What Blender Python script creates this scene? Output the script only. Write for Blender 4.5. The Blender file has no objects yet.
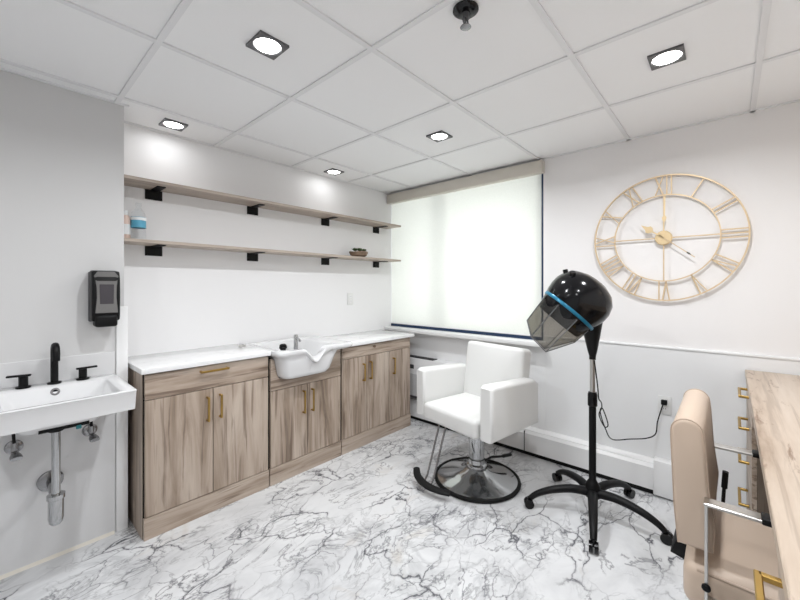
import bpy, bmesh, math, random
from mathutils import Vector, Matrix
random.seed(7)
S = bpy.context.scene
COL = S.collection
PI = math.pi

# ------------------------------------------------------------------ materials
def new_mat(name):
    m = bpy.data.materials.new(name); m.use_nodes = True
    nt = m.node_tree; b = nt.nodes['Principled BSDF']
    return m, nt, b

def mat(name, col, rough=.5, metal=0.0, bump=0.0, bscale=60, var=0.0, coat=0.0, spec=.5):
    m, nt, b = new_mat(name)
    b.inputs['Base Color'].default_value = (*col, 1)
    b.inputs['Roughness'].default_value = rough
    b.inputs['Metallic'].default_value = metal
    b.inputs['Coat Weight'].default_value = coat
    b.inputs['Specular IOR Level'].default_value = spec
    tc = nt.nodes.new('ShaderNodeTexCoord')
    n = nt.nodes.new('ShaderNodeTexNoise'); n.inputs['Scale'].default_value = bscale
    n.inputs['Detail'].default_value = 4
    nt.links.new(tc.outputs['Object'], n.inputs['Vector'])
    if var:
        mx = nt.nodes.new('ShaderNodeMixRGB'); mx.blend_type = 'MULTIPLY'
        mx.inputs[0].default_value = var
        mx.inputs[1].default_value = (*col, 1)
        nt.links.new(n.outputs['Fac'], mx.inputs[2])
        nt.links.new(mx.outputs[0], b.inputs['Base Color'])
    if bump:
        bp = nt.nodes.new('ShaderNodeBump'); bp.inputs['Strength'].default_value = bump
        bp.inputs['Distance'].default_value = .002
        nt.links.new(n.outputs['Fac'], bp.inputs['Height'])
        nt.links.new(bp.outputs[0], b.inputs['Normal'])
    return m

def ramp(nt, stops):
    r = nt.nodes.new('ShaderNodeValToRGB')
    e = r.color_ramp.elements
    while len(e) < len(stops): e.new(.5)
    for i, (p, c) in enumerate(stops):
        e[i].position = p; e[i].color = (*c, 1) if len(c) == 3 else c
    return r

def wood(name, axis, stops, cross=16, along=1.1, rough=.45, streak=.5, knots=0.0, swirl=.9):
    m, nt, b = new_mat(name); L = nt.links.new
    tc = nt.nodes.new('ShaderNodeTexCoord'); oi = nt.nodes.new('ShaderNodeObjectInfo')
    ad = nt.nodes.new('ShaderNodeVectorMath'); ad.operation = 'ADD'
    sc = nt.nodes.new('ShaderNodeMath'); sc.operation = 'MULTIPLY'; sc.inputs[1].default_value = 9
    L(oi.outputs['Random'], sc.inputs[0]); L(tc.outputs['Object'], ad.inputs[0]); L(sc.outputs[0], ad.inputs[1])
    def mapped(c, a):
        mp = nt.nodes.new('ShaderNodeMapping')
        mp.inputs['Scale'].default_value = [a if i == axis else c for i in range(3)]
        L(ad.outputs[0], mp.inputs['Vector']); return mp
    n1 = nt.nodes.new('ShaderNodeTexNoise'); n1.inputs['Scale'].default_value = 1
    n1.inputs['Detail'].default_value = 6; n1.inputs['Roughness'].default_value = .6; n1.inputs['Distortion'].default_value = swirl
    L(mapped(cross, along).outputs[0], n1.inputs['Vector'])
    r1 = ramp(nt, stops); L(n1.outputs['Fac'], r1.inputs[0])
    n2 = nt.nodes.new('ShaderNodeTexNoise'); n2.inputs['Scale'].default_value = 1
    n2.inputs['Detail'].default_value = 5; n2.inputs['Distortion'].default_value = .5
    L(mapped(cross * 4.5, along * 1.8).outputs[0], n2.inputs['Vector'])
    r2 = ramp(nt, [(.36, (.34, .28, .24)), (.46, (1, 1, 1)), (1, (1, 1, 1))]); L(n2.outputs['Fac'], r2.inputs[0])
    mx = nt.nodes.new('ShaderNodeMixRGB'); mx.blend_type = 'MULTIPLY'; mx.inputs[0].default_value = streak
    L(r1.outputs[0], mx.inputs[1]); L(r2.outputs[0], mx.inputs[2])
    out = mx.outputs[0]
    if knots:
        n3 = nt.nodes.new('ShaderNodeTexNoise'); n3.inputs['Scale'].default_value = 1
        n3.inputs['Detail'].default_value = 7; n3.inputs['Distortion'].default_value = .9; n3.inputs['Roughness'].default_value = .7
        L(mapped(16, 3.2).outputs[0], n3.inputs['Vector'])
        r3 = ramp(nt, [(.33, (.38, .27, .20)), (.43, (1, 1, 1)), (1, (1, 1, 1))]); L(n3.outputs['Fac'], r3.inputs[0])
        m2 = nt.nodes.new('ShaderNodeMixRGB'); m2.blend_type = 'MULTIPLY'; m2.inputs[0].default_value = knots
        L(out, m2.inputs[1]); L(r3.outputs[0], m2.inputs[2]); out = m2.outputs[0]
    L(out, b.inputs['Base Color'])
    b.inputs['Roughness'].default_value = rough
    bp = nt.nodes.new('ShaderNodeBump'); bp.inputs['Strength'].default_value = .12; bp.inputs['Distance'].default_value = .001
    L(n2.outputs['Fac'], bp.inputs['Height']); L(bp.outputs[0], b.inputs['Normal'])
    return m

def marble(name, scale=1.0, base=(.74, .745, .755), grey=(.47, .475, .49), vein=(.10, .10, .115), rough=.22, veins=1.0, tan=.8):
    m, nt, b = new_mat(name); L = nt.links.new
    tc = nt.nodes.new('ShaderNodeTexCoord')
    mp = nt.nodes.new('ShaderNodeMapping')
    mp.inputs['Rotation'].default_value = (0, 0, math.radians(-10))
    mp.inputs['Scale'].default_value = (1.45 * scale, .85 * scale, scale)
    L(tc.outputs['Object'], mp.inputs['Vector'])
    def noise(s, d, dist, r=.55, off=0):
        n = nt.nodes.new('ShaderNodeTexNoise'); n.inputs['Scale'].default_value = s
        n.inputs['Detail'].default_value = d; n.inputs['Distortion'].default_value = dist; n.inputs['Roughness'].default_value = r
        a = nt.nodes.new('ShaderNodeVectorMath'); a.operation = 'ADD'; a.inputs[1].default_value = (off, off * 1.7, off * .3)
        L(mp.outputs[0], a.inputs[0]); L(a.outputs[0], n.inputs['Vector']); return n.outputs['Fac']
    def ridge(src, w0, w1):
        s = nt.nodes.new('ShaderNodeMath'); s.operation = 'SUBTRACT'; s.inputs[1].default_value = .5; L(src, s.inputs[0])
        a = nt.nodes.new('ShaderNodeMath'); a.operation = 'ABSOLUTE'; L(s.outputs[0], a.inputs[0])
        r = ramp(nt, [(w0, (1, 1, 1)), (w1, (0, 0, 0))]); L(a.outputs[0], r.inputs[0]); return r.outputs[0]
    def mul(a, bb):
        x = nt.nodes.new('ShaderNodeMath'); x.operation = 'MULTIPLY'; L(a, x.inputs[0])
        if isinstance(bb, float): x.inputs[1].default_value = bb
        else: L(bb, x.inputs[1])
        return x.outputs[0]
    def mix(f, c1, c2):
        x = nt.nodes.new('ShaderNodeMixRGB'); L(f, x.inputs[0])
        if isinstance(c1, tuple): x.inputs[1].default_value = (*c1, 1)
        else: L(c1, x.inputs[1])
        x.inputs[2].default_value = (*c2, 1); return x.outputs[0]
    cl = ramp(nt, [(.46, (0, 0, 0)), (.72, (1, 1, 1))]); L(noise(2.0, 6, 1.0, .6, 3), cl.inputs[0])
    c = mix(mul(cl.outputs[0], .65 * veins), base, grey)
    tn = ramp(nt, [(.60, (0, 0, 0)), (.76, (1, 1, 1))]); L(noise(2.6, 5, 1.3, .6, 11), tn.inputs[0])
    c = mix(mul(tn.outputs[0], .55 * tan), c, (.52, .44, .35))
    mask = ramp(nt, [(.42, (0, 0, 0)), (.56, (1, 1, 1))]); L(noise(1.7, 3, .5, .5, 21), mask.inputs[0])
    mask2 = ramp(nt, [(.39, (0, 0, 0)), (.55, (1, 1, 1))]); L(noise(2.3, 3, .5, .5, 33), mask2.inputs[0])
    v0 = mul(mul(ridge(noise(2.4, 8, .8, .62, 5), .0, .055), mask.outputs[0]), .62 * veins)   # soft wide veins
    c = mix(v0, c, grey)
    v1 = mul(mul(ridge(noise(3.0, 9, .7, .62, 7), .002, .016), mask2.outputs[0]), .65 * veins)
    c = mix(v1, c, vein)
    v2 = mul(mul(ridge(noise(4.6, 7, .6, .55, 15), .002, .013), mask.outputs[0]), .4 * veins)
    c = mix(v2, c, vein)
    # fine crack network: distorted cell edges, thinned out by a mask
    dn = nt.nodes.new('ShaderNodeTexNoise'); dn.inputs['Scale'].default_value = 3.2; dn.inputs['Detail'].default_value = 6; L(mp.outputs[0], dn.inputs['Vector'])
    da = nt.nodes.new('ShaderNodeVectorMath'); da.operation = 'MULTIPLY_ADD'; da.inputs[1].default_value = (.42, .42, .42)
    L(dn.outputs['Color'], da.inputs[0]); L(mp.outputs[0], da.inputs[2])
    for sc_, w_, k_, mk in ((2.6, .013, 1.0, mask2), (4.6, .012, .75, mask)):
        vo = nt.nodes.new('ShaderNodeTexVoronoi'); vo.feature = 'DISTANCE_TO_EDGE'; vo.inputs['Scale'].default_value = sc_
        L(da.outputs[0], vo.inputs['Vector'])
        vr = ramp(nt, [(.003, (1, 1, 1)), (w_, (.25, .25, .25)), (w_ * 2.6, (0, 0, 0))]); L(vo.outputs['Distance'], vr.inputs[0])
        c = mix(mul(mul(vr.outputs[0], mk.outputs[0]), k_ * veins), c, vein)
    L(c, b.inputs['Base Color'])
    b.inputs['Roughness'].default_value = rough
    return m

def emit(name, col, strength):
    m, nt, b = new_mat(name)
    b.inputs['Base Color'].default_value = (.9, .9, .9, 1)
    b.inputs['Emission Color'].default_value = (*col, 1)
    b.inputs['Emission Strength'].default_value = strength
    return m

def clear_pane(name, tint, alpha_gloss=.12, rough=.05):
    m = bpy.data.materials.new(name); m.use_nodes = True; nt = m.node_tree; nt.nodes.clear(); L = nt.links.new
    o = nt.nodes.new('ShaderNodeOutputMaterial'); mx = nt.nodes.new('ShaderNodeMixShader')
    t = nt.nodes.new('ShaderNodeBsdfTransparent'); t.inputs[0].default_value = (*tint, 1)
    g = nt.nodes.new('ShaderNodeBsdfGlossy'); g.inputs['Roughness'].default_value = rough; g.inputs['Color'].default_value = (.9, .9, .9, 1)
    lw = nt.nodes.new('ShaderNodeLayerWeight'); pw = nt.nodes.new('ShaderNodeMath'); pw.operation = 'POWER'; pw.inputs[1].default_value = 4
    f = nt.nodes.new('ShaderNodeMath'); f.operation = 'MULTIPLY'; f.inputs[1].default_value = .55
    L(lw.outputs['Facing'], pw.inputs[0]); L(pw.outputs[0], f.inputs[0])
    ad = nt.nodes.new('ShaderNodeMath'); ad.operation = 'ADD'; ad.inputs[1].default_value = alpha_gloss; ad.use_clamp = True
    L(f.outputs[0], ad.inputs[0]); L(ad.outputs[0], mx.inputs[0]); L(t.outputs[0], mx.inputs[1]); L(g.outputs[0], mx.inputs[2])
    L(mx.outputs[0], o.inputs[0]); return m

def blind_mat():
    m = bpy.data.materials.new('blind_fabric'); m.use_nodes = True; nt = m.node_tree; nt.nodes.clear(); L = nt.links.new
    o = nt.nodes.new('ShaderNodeOutputMaterial'); mx = nt.nodes.new('ShaderNodeMixShader'); mx.inputs[0].default_value = .55
    d = nt.nodes.new('ShaderNodeBsdfDiffuse'); t = nt.nodes.new('ShaderNodeBsdfTranslucent')
    tc = nt.nodes.new('ShaderNodeTexCoord'); w = nt.nodes.new('ShaderNodeTexNoise'); w.inputs['Scale'].default_value = 220
    L(tc.outputs['Object'], w.inputs['Vector'])
    r = ramp(nt, [(.3, (.86, .86, .82)), (.7, (.92, .92, .88))]); L(w.outputs['Fac'], r.inputs[0])
    L(r.outputs[0], d.inputs[0]); L(r.outputs[0], t.inputs[0])
    L(d.outputs[0], mx.inputs[1]); L(t.outputs[0], mx.inputs[2]); L(mx.outputs[0], o.inputs[0]); return m

GREIGE = [(.27, (.17, .125, .093)), (.40, (.34, .262, .20)), (.52, (.46, .37, .30)), (.70, (.58, .49, .41))]
DESK = [(.28, (.27, .185, .125)), (.40, (.47, .37, .285)), (.54, (.56, .46, .37)), (.72, (.63, .535, .45))]
M = dict(
    wall=mat('wall_paint_shaded', (.66, .657, .655), .6, bump=.12, bscale=180),  # darker copy of the paint; the sink wall's dimmer light is in its colour
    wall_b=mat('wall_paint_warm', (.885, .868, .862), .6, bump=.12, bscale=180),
    wall_a=mat('wall_paint_shelf_lit', (.86, .855, .86), .55, bump=.12, bscale=180),  # lighter copy of the same paint, imitating brighter light on the shelf wall
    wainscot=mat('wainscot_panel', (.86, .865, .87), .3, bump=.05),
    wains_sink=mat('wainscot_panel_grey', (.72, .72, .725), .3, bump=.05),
    ceil=mat('ceiling_tile', (.91, .91, .915), .85, bump=.25, bscale=260),
    grid=mat('ceiling_tee', (.80, .80, .81), .5),
    trim=mat('white_trim', (.86, .86, .86), .35),
    cream=mat('cream_caulk', (.74, .70, .62), .5),
    floor=marble('marble_floor'),
    counter=marble('counter_quartz', 1.0, (.90, .90, .90), (.80, .80, .80), (.5, .5, .5), .12, .25, .1),
    wood_z=wood('greige_oak_upright', 2, GREIGE, 9, 1.1, streak=.7),
    wood_y=wood('greige_oak_level', 1, GREIGE, 9, 1.1, streak=.7),
    wood_dark=wood('greige_oak_carcass', 2, [(.3, (.10, .075, .055)), (.7, (.22, .17, .13))], 15, 1, streak=.6),
    shelf=wood('shelf_oak', 1, [(.25, (.34, .275, .225)), (.5, (.46, .385, .325)), (.75, (.56, .48, .41))], 20, 1.2, streak=.4),
    desk=wood('desk_oak', 1, DESK, 12, .8, rough=.4, swirl=.35, streak=.3, knots=.9),
    brass=mat('brushed_brass', (.50, .325, .10), .34, 1),
    gold=mat('pale_gold_paint', (.74, .575, .375), .42, .35),
    goldlite=mat('bright_gold_paint', (.86, .67, .40), .35, .5),
    black=mat('matte_black', (.004, .004, .0045), .45, spec=.22),
    blackgloss=mat('gloss_black', (.003, .003, .004), .14, spec=.35),
    blackrub=mat('black_rubber', (.007, .007, .007), .6, spec=.2),
    chrome=mat('chrome', (.50, .505, .51), .10, 1),
    steel=mat('dark_chrome', (.30, .30, .305), .16, 1),
    nickel=mat('brushed_nickel', (.62, .61, .59), .28, 1),
    ceramic=mat('white_ceramic', (.76, .76, .765), .08, coat=.4),
    vinyl=mat('white_vinyl', (.76, .76, .745), .38, bump=.10, bscale=240),
    beige=mat('beige_vinyl', (.60, .475, .375), .42, bump=.12, bscale=240),
    beigepipe=mat('beige_piping', (.50, .385, .30), .45),
    grey=mat('dispenser_grey', (.15, .146, .142), .32),
    smoke=mat('dispenser_window', (.045, .04, .048), .12),
    dgrey=mat('dispenser_side', (.075, .075, .08), .4),
    blind=blind_mat(),
    cassette=mat('blind_cassette', (.66, .62, .55), .5, bump=.1),
    navy=mat('navy_window_frame', (.006, .026, .075), .4),
    glass=clear_pane('window_glass', (.96, .97, .97), .02),
    visor=clear_pane('smoked_visor', (.52, .505, .47), .08, .04),
    teal=mat('teal_band', (.012, .17, .29), .28, .2),
    bottle=clear_pane('clear_plastic', (.965, .975, .98), .05, .10),
    bluelabel=mat('blue_label', (.12, .46, .66), .4, var=.35, bscale=30),
    whitelabel=mat('white_label', (.85, .87, .88), .4),
    peach=mat('peach_plastic', (.72, .55, .47), .4),
    bowlwood=mat('carved_wood', (.30, .20, .13), .6, bump=.5, bscale=40, var=.7),
    leaf=mat('succulent_leaf', (.07, .13, .04), .5, var=.5, bscale=40),
    soil=mat('soil', (.08, .06, .04), .9, bump=.5),
    perf=mat('perforated_steel', (.80, .80, .80), .5, bump=.6, bscale=260, var=.55),
    acwhite=mat('appliance_white', (.82, .82, .83), .35),
    heater=mat('heater_enamel', (.84, .84, .84), .3),
    lens=emit('lamp_lens', (1, .99, .97), 14),
    bezel=mat('lamp_bezel', (.12, .12, .125), .35, .3),
    tag=mat('teal_tag', (.03, .22, .25), .4),
    socket=mat('socket_white', (.80, .80, .79), .3),
    warm=emit('sconce_glass', (1, .86, .66), 3),
)

# ------------------------------------------------------------------ mesh builder
class MB:
    def __init__(s): s.bm = bmesh.new()
    def merge(s, t, M4=None):
        if M4 is not None: bmesh.ops.transform(t, matrix=M4, verts=t.verts)
        me = bpy.data.meshes.new('tmp'); t.to_mesh(me); t.free(); s.bm.from_mesh(me); bpy.data.meshes.remove(me); return s
    def box(s, a, b, bev=0, seg=2, M4=None):
        t = bmesh.new(); bmesh.ops.create_cube(t, size=1)
        for v in t.verts:
            v.co = Vector([(a[i] + b[i]) / 2 + v.co[i] * (b[i] - a[i]) for i in range(3)])
        if bev: bmesh.ops.bevel(t, geom=t.edges[:], offset=bev, segments=seg, profile=.5, affect='EDGES')
        return s.merge(t, M4)
    def prism(s, pts, axis, lo, hi, bev=0, seg=2, M4=None):
        """polygon pts (u,v) extruded along axis; axis 0:(y,z) 1:(x,z) 2:(x,y)"""
        t = bmesh.new()
        def P(u, v, w): return {0: (w, u, v), 1: (u, w, v), 2: (u, v, w)}[axis]
        A = [t.verts.new(P(u, v, lo)) for u, v in pts]; B = [t.verts.new(P(u, v, hi)) for u, v in pts]
        n = len(pts); f1 = t.faces.new(A); f2 = t.faces.new(B[::-1])
        for i in range(n): t.faces.new((A[i], B[i], B[(i + 1) % n], A[(i + 1) % n]))
        bmesh.ops.recalc_face_normals(t, faces=t.faces)
        if bev: bmesh.ops.bevel(t, geom=list(f1.edges) + list(f2.edges), offset=bev, segments=seg, profile=.5, affect='EDGES')
        return s.merge(t, M4)
    def lathe(s, prof, n=32, M4=None, a0=0, caps=False):
        t = bmesh.new(); rings = []
        for r, z in prof:
            if r < 1e-5: rings.append([t.verts.new((0, 0, z))])
            else: rings.append([t.verts.new((r * math.cos(a0 + 2 * PI * i / n), r * math.sin(a0 + 2 * PI * i / n), z)) for i in range(n)])
        for A, B in zip(rings, rings[1:]):
            for i in range(n):
                j = (i + 1) % n
                if len(A) == 1 and len(B) == 1: continue
                if len(A) == 1: t.faces.new((A[0], B[i], B[j]))
                elif len(B) == 1: t.faces.new((A[i], B[0], A[j]))
                else: t.faces.new((A[i], B[i], B[j], A[j]))
        if caps:
            for R in (rings[0], rings[-1]):
                if len(R) > 2: t.faces.new(R)
        bmesh.ops.recalc_face_normals(t, faces=t.faces)
        return s.merge(t, M4)
    def cyl(s, p0, p1, r0, r1=None, n=20):
        p0 = Vector(p0); p1 = Vector(p1); d = p1 - p0
        q = d.to_track_quat('Z', 'Y').to_matrix().to_4x4(); r1 = r0 if r1 is None else r1
        return s.lathe([(r0, 0), (r1, d.length)], n, Matrix.Translation(p0) @ q, caps=True)
    def tube(s, path, r, n=10, flat=None):
        """round tube along a path; r may be a list; flat=(sx,sy) squashes the section"""
        path = [Vector(p) for p in path]; t = bmesh.new(); rings = []
        rs = r if isinstance(r, (list, tuple)) else [r] * len(path)
        up = None
        for i, p in enumerate(path):
            d = (path[min(i + 1, len(path) - 1)] - path[max(i - 1, 0)]).normalized()
            if up is None:
                up = Vector((0, 0, 1)) if abs(d.z) < .9 else Vector((1, 0, 0))
            side = d.cross(up).normalized(); up = side.cross(d).normalized()
            fx, fy = flat or (1, 1)
            rings.append([t.verts.new(p + side * (rs[i] * fx * math.cos(2 * PI * k / n)) + up * (rs[i] * fy * math.sin(2 * PI * k / n))) for k in range(n)])
        for A, B in zip(rings, rings[1:]):
            for i in range(n): t.faces.new((A[i], A[(i + 1) % n], B[(i + 1) % n], B[i]))
        t.faces.new(rings[0][::-1]); t.faces.new(rings[-1])
        bmesh.ops.recalc_face_normals(t, faces=t.faces)
        return s.merge(t)
    def bar(s, p0, p1, w, d, wdir):
        """rectangular bar from p0 to p1; w measured along wdir"""
        p0 = Vector(p0); p1 = Vector(p1); ax = (p1 - p0); L = ax.length; ax.normalize()
        wd = Vector(wdir); wd = (wd - ax * wd.dot(ax)).normalized(); dd = ax.cross(wd)
        m = Matrix((wd, dd, ax)).transposed().to_4x4(); m.translation = p0
        return s.box((-w / 2, -d / 2, 0), (w / 2, d / 2, L), min(w, d) * .15, 1, m)
    def sphere(s, c, r, sc=(1, 1, 1), n=16):
        t = bmesh.new(); bmesh.ops.create_uvsphere(t, u_segments=n, v_segments=max(6, n // 2), radius=r)
        for v in t.verts: v.co = Vector((v.co.x * sc[0] + c[0], v.co.y * sc[1] + c[1], v.co.z * sc[2] + c[2]))
        return s.merge(t)
    def torus(s, R, r, n=64, m=10, M4=None):
        return s.lathe([(R + r * math.cos(2 * PI * k / m), r * math.sin(2 * PI * k / m)) for k in range(m + 1)], n, M4)
    def loft(s, rings, close_start=True, close_end=True):
        t = bmesh.new(); V = [[t.verts.new(p) for p in R] for R in rings]; n = len(V[0])
        for A, B in zip(V, V[1:]):
            for i in range(n): t.faces.new((A[i], A[(i + 1) % n], B[(i + 1) % n], B[i]))
        if close_start: t.faces.new(V[0][::-1])
        if close_end: t.faces.new(V[-1])
        bmesh.ops.recalc_face_normals(t, faces=t.faces)
        return s.merge(t)
    def build(s, name, m, parent=None, smooth=35, label=None):
        bmesh.ops.remove_doubles(s.bm, verts=s.bm.verts, dist=1e-6)
        me = bpy.data.meshes.new(name); s.bm.to_mesh(me); s.bm.free()
        o = bpy.data.objects.new(name, me); COL.objects.link(o); me.materials.append(M[m] if isinstance(m, str) else m)
        if smooth:
            for p in me.polygons: p.use_smooth = True
            me.set_sharp_from_angle(angle=math.radians(smooth))
        if parent: o.parent = parent
        if label: o['label'] = label
        return o

def tag(o, label, cat, group=None):
    o['label'] = label; o['category'] = cat
    if group: o['group'] = group
    return o
def thing(name, label, cat, loc=(0, 0, 0), rz=0, group=None):
    o = bpy.data.objects.new(name, None); COL.objects.link(o); o.empty_display_size = .1
    o.location = loc; o.rotation_euler = (0, 0, rz)
    return tag(o, label, cat, group)
def struct(o): o['kind'] = 'structure'; return o
def copy_tree(o, parent=None):
    c = o.copy(); COL.objects.link(c); c.parent = parent
    for ch in list(o.children): copy_tree(ch, c)
    return c
def smooth_path(pts, k=6):
    P = [Vector(p) for p in pts]; out = []
    for i in range(len(P) - 1):
        a, b, c, d = P[max(i - 1, 0)], P[i], P[i + 1], P[min(i + 2, len(P) - 1)]
        for j in range(k):
            t = j / k
            out.append(.5 * ((2 * b) + (c - a) * t + (2 * a - 5 * b + 4 * c - d) * t * t + (3 * b - a - 3 * c + d) * t ** 3))
    out.append(P[-1]); return out
def rrect(x0, x1, y0, y1, r, z, n=8, zf=None):
    pts = []
    for cx, cy, a in ((x1 - r, y1 - r, 0), (x0 + r, y1 - r, 90), (x0 + r, y0 + r, 180), (x1 - r, y0 + r, 270)):
        for i in range(n + 1):
            t = math.radians(a + 90 * i / n); pts.append((cx + r * math.cos(t), cy + r * math.sin(t)))
    return pts

# ------------------------------------------------------------------ room shell
H = 2.334
XW, XS, YN, XE, YS = -2.74, -2.49, 2.905, .66, -1.5      # shelf wall, sink wall, window wall, right wall, rear wall
YC = .492                                                 # where the sink wall ends
struct(MB().box((-2.95, YS - .15, -.06), (XE + .15, YN + .15, 0)).build('floor', 'floor'))
struct(MB().box((-2.95, YS - .15, H + .006), (XE + .15, YN + .15, H + .08)).build('ceiling', 'ceil'))
struct(MB().box((-2.95, YC, 0), (XW, YN + .15, H + .006)).build('wall_left', 'wall_a'))
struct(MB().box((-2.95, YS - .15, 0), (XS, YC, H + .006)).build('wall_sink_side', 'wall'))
WX0, WX1, WZ0, WZ1 = -2.74, -1.088, .905, 2.325
wn = MB()
wn.box((XW, YN, 0), (XE + .15, YN + .15, WZ0)).box((XW, YN, WZ1), (XE + .15, YN + .15, H + .006)).box((WX1, YN, WZ0), (XE + .15, YN + .15, WZ1))
struct(wn.build('wall_back', 'wall_b'))
struct(MB().box((XE, YS - .15, 0), (XE + .15, YN, H + .006)).build('wall_right', 'wall_b'))
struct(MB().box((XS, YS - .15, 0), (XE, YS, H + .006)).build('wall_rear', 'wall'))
# ceiling tee grid
g = MB()
for x in (.10, -.508, -1.118, -1.735, -2.392):
    g.box((x - .012, YS, H - .001), (x + .012, YN, H + .006))
for i in range(-3, 5):
    y = .458 + .611 * i
    if YS < y < YN - .05: g.box((XW if y > YC else XS, y - .012, H - .0005), (XE, y + .012, H + .006))
# wall angle
g.box((XW, YN - .02, H - .001), (XE, YN, H + .006)).box((XW, YC, H - .001), (XW + .02, YN, H + .006)).box((XS, YS, H - .001), (XS + .018, YC + .02, H + .006))
struct(g.build('trim_1', 'grid', smooth=0))
# wainscot panels and cap
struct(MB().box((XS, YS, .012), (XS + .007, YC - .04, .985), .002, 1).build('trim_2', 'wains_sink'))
struct(MB().box((XW, YN - .010, .012), (WX1 + .02, YN, .871)).box((WX1 + .02, YN - .012, .012), (XE, YN, .937), .002, 1).box((WX1 + .02, YN - .018, .937), (XE, YN, .952), .004, 2).build('trim_3', 'wainscot'))
struct(MB().box((XS - .005, .456, .0), (XS + .012, .508, 1.228), .003, 2).build('trim_4', 'trim'))
struct(MB().box((XW, YN - .105, .872), (-1.06, YN + .02, .908), .004, 2).build('trim_5', 'trim'))        # window sill
struct(MB().box((XW, YN - .006, WZ1 - .012), (WX1 + .01, YN + .005, WZ1 + .006)).build('trim_6', 'trim'))
struct(MB().prism([(XS + .007, 0), (XS + .018, 0), (XS + .007, .014)], 1, YS, .448).build('baseboard_left', 'cream'))

# window: navy frame, mullion, pane
wt = MB(); y0, y1 = YN + .09, YN + .135
wt.box((WX0, y0, WZ0), (WX1, y1, WZ0 + .05)).box((WX0, y0, WZ1 - .05), (WX1, y1, WZ1)).box((WX0, y0, WZ0), (WX0 + .015, y1, WZ1)).box((WX1 - .05, y0, WZ0), (WX1, y1, WZ1))
w1 = struct(wt.build('window_1', 'navy'))
MB().box((-2.13, y0, WZ0 + .05), (-2.095, y1, WZ1 - .05)).build('mullion', 'navy', w1)
MB().box((WX0 + .015, YN + .11, WZ0 + .05), (WX1 - .05, YN + .116, WZ1 - .05)).build('window_pane', 'glass', w1)
MB().box((WX1 - .012, YN + .003, WZ0 + .003), (WX1 - .001, y0, WZ1 - .02)).box((WX0 + .001, YN + .003, WZ0 + .003), (WX1 - .012, y0, WZ0 + .03)).build('window_liner', 'navy', w1)

bl = thing('roller_blind', 'white translucent roller blind drawn down over the window', 'blind', (-1.92, YN, WZ0))
def bx(x0, x1, y0, y1, z0, z1, bev=.003): return MB().box((x0 + 1.92, y0 - YN, z0 - WZ0), (x1 + 1.92, y1 - YN, z1 - WZ0), bev, 2)
bx(-2.737, -1.108, YN + .012, YN + .014, .945, 2.25, 0).build('blind_fabric', 'blind', bl)
bx(-2.737, -1.075, YN - .065, YN - .0005, 2.222, 2.318, .006).build('cassette', 'cassette', bl, label='beige boxed cassette along the top of the blind')
bx(-2.737, -1.108, YN + .007, YN + .020, .932, .947).build('hem_bar', 'trim', bl)

# ------------------------------------------------------------------ cabinets on the shelf wall
XF = -2.285
def handle(mb, axis, c, L, proj, w=.010, out=(1, 0, 0)):
    """square-section pull: bar parallel to axis with two posts, sticking out of a face along out"""
    c = Vector(c); a = Vector([1 if i == axis else 0 for i in range(3)]); o = Vector(out)
    wd = a.cross(o)
    mb.bar(c + o * proj - a * (L / 2), c + o * proj + a * (L / 2), w, w, wd)
    for sg in (-1, 1):
        p = c + a * (sg * (L / 2 - w / 2)); mb.bar(p, p + o * proj, w, w, wd)
    return mb
def cabinet(name, label, ya, yb, ztop, rail_z, front, doors, side=None, zb=.118):
    """front: 'drawer' / 'panel'; doors: list of (y0,y1,handle_y)"""
    loc = Vector((-2.5, (ya + yb) / 2, 0)); t = thing(name, label, 'cabinet', loc)
    def L(p): return tuple(Vector(p) - loc)
    b = MB(); xb, xf = XW + .004, XF - .019
    for y in (ya, yb - .018): b.box(L((xb, y, 0)), L((xf - .001, y + .018, ztop)), .001, 1)
    b.box(L((xb, ya + .018, .10)), L((xf, yb - .018, .118))).box(L((xb, ya + .018, .118)), L((xb + .008, yb - .018, ztop)))
    b.build('carcass', 'black', t, smooth=0, label='recessed carcass edges blackened to shade the gaps')  # carcass coloured black to paint shade into the gaps between fronts
    for yy, on in ((ya - .0015, side == 'left'), (yb, side == 'right')):
        if on: MB().box(L((xb, yy, 0)), L((xf - .001, yy + .0015, ztop))).build('side_panel', 'wood_z', t, smooth=0)
    MB().box(L((xf, ya + .001, 0)), L((XF + .004, yb - .001, zb - .004)), .0015, 1).build('plinth', 'wood_y', t, smooth=0)
    g2 = .0022
    if front == 'drawer':
        d = MB().box(L((xf, ya + .006, rail_z + g2)), L((XF, yb - .006, ztop - .006)), .0012, 1).build('drawer', 'wood_y', t, smooth=0)
    else:
        q = [(ya + .006, rail_z + g2), (yb - .006, rail_z + g2), (yb - .006, ztop - .004), (1.778, ztop - .004), (1.749, .83), (1.706, .735), (1.676, .709), (1.640, .701), (1.345, .701), (1.314, .709), (1.298, .735), (1.279, .83), (1.269, ztop - .004), (ya + .006, ztop - .004)]
        d = MB().prism([(y - loc.y, z) for y, z in q], 0, xf - loc.x, XF - loc.x).build('apron_panel', 'wood_y', t, smooth=0)
    for y0, y1, hy, hz0, hz1 in doors:
        dr = MB().box(L((xf, y0 + g2, zb)), L((XF, y1 - g2, rail_z - g2)), .0012, 1).build('door', 'wood_z', t, smooth=0)
        h = handle(MB(), 2, L((XF, hy, (hz0 + hz1) / 2)), hz1 - hz0, .028, .011).build('door_handle', 'brass', dr, smooth=0, label='brass bar door handle')
    return t, d, L
t, d, L = cabinet('base_cabinet', 'greige wood cabinet beside the sink, one wide drawer over two doors', .535, 1.240, .876, .735, 'drawer',
    [(.539, .884, .850, .548, .690), (.884, 1.236, .922, .552, .692)], 'left')
handle(MB(), 1, L((XF, .888, .842)), .16, .026, .012).build('drawer_handle', 'brass', d, smooth=0, label='brass bar drawer handle')
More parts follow.
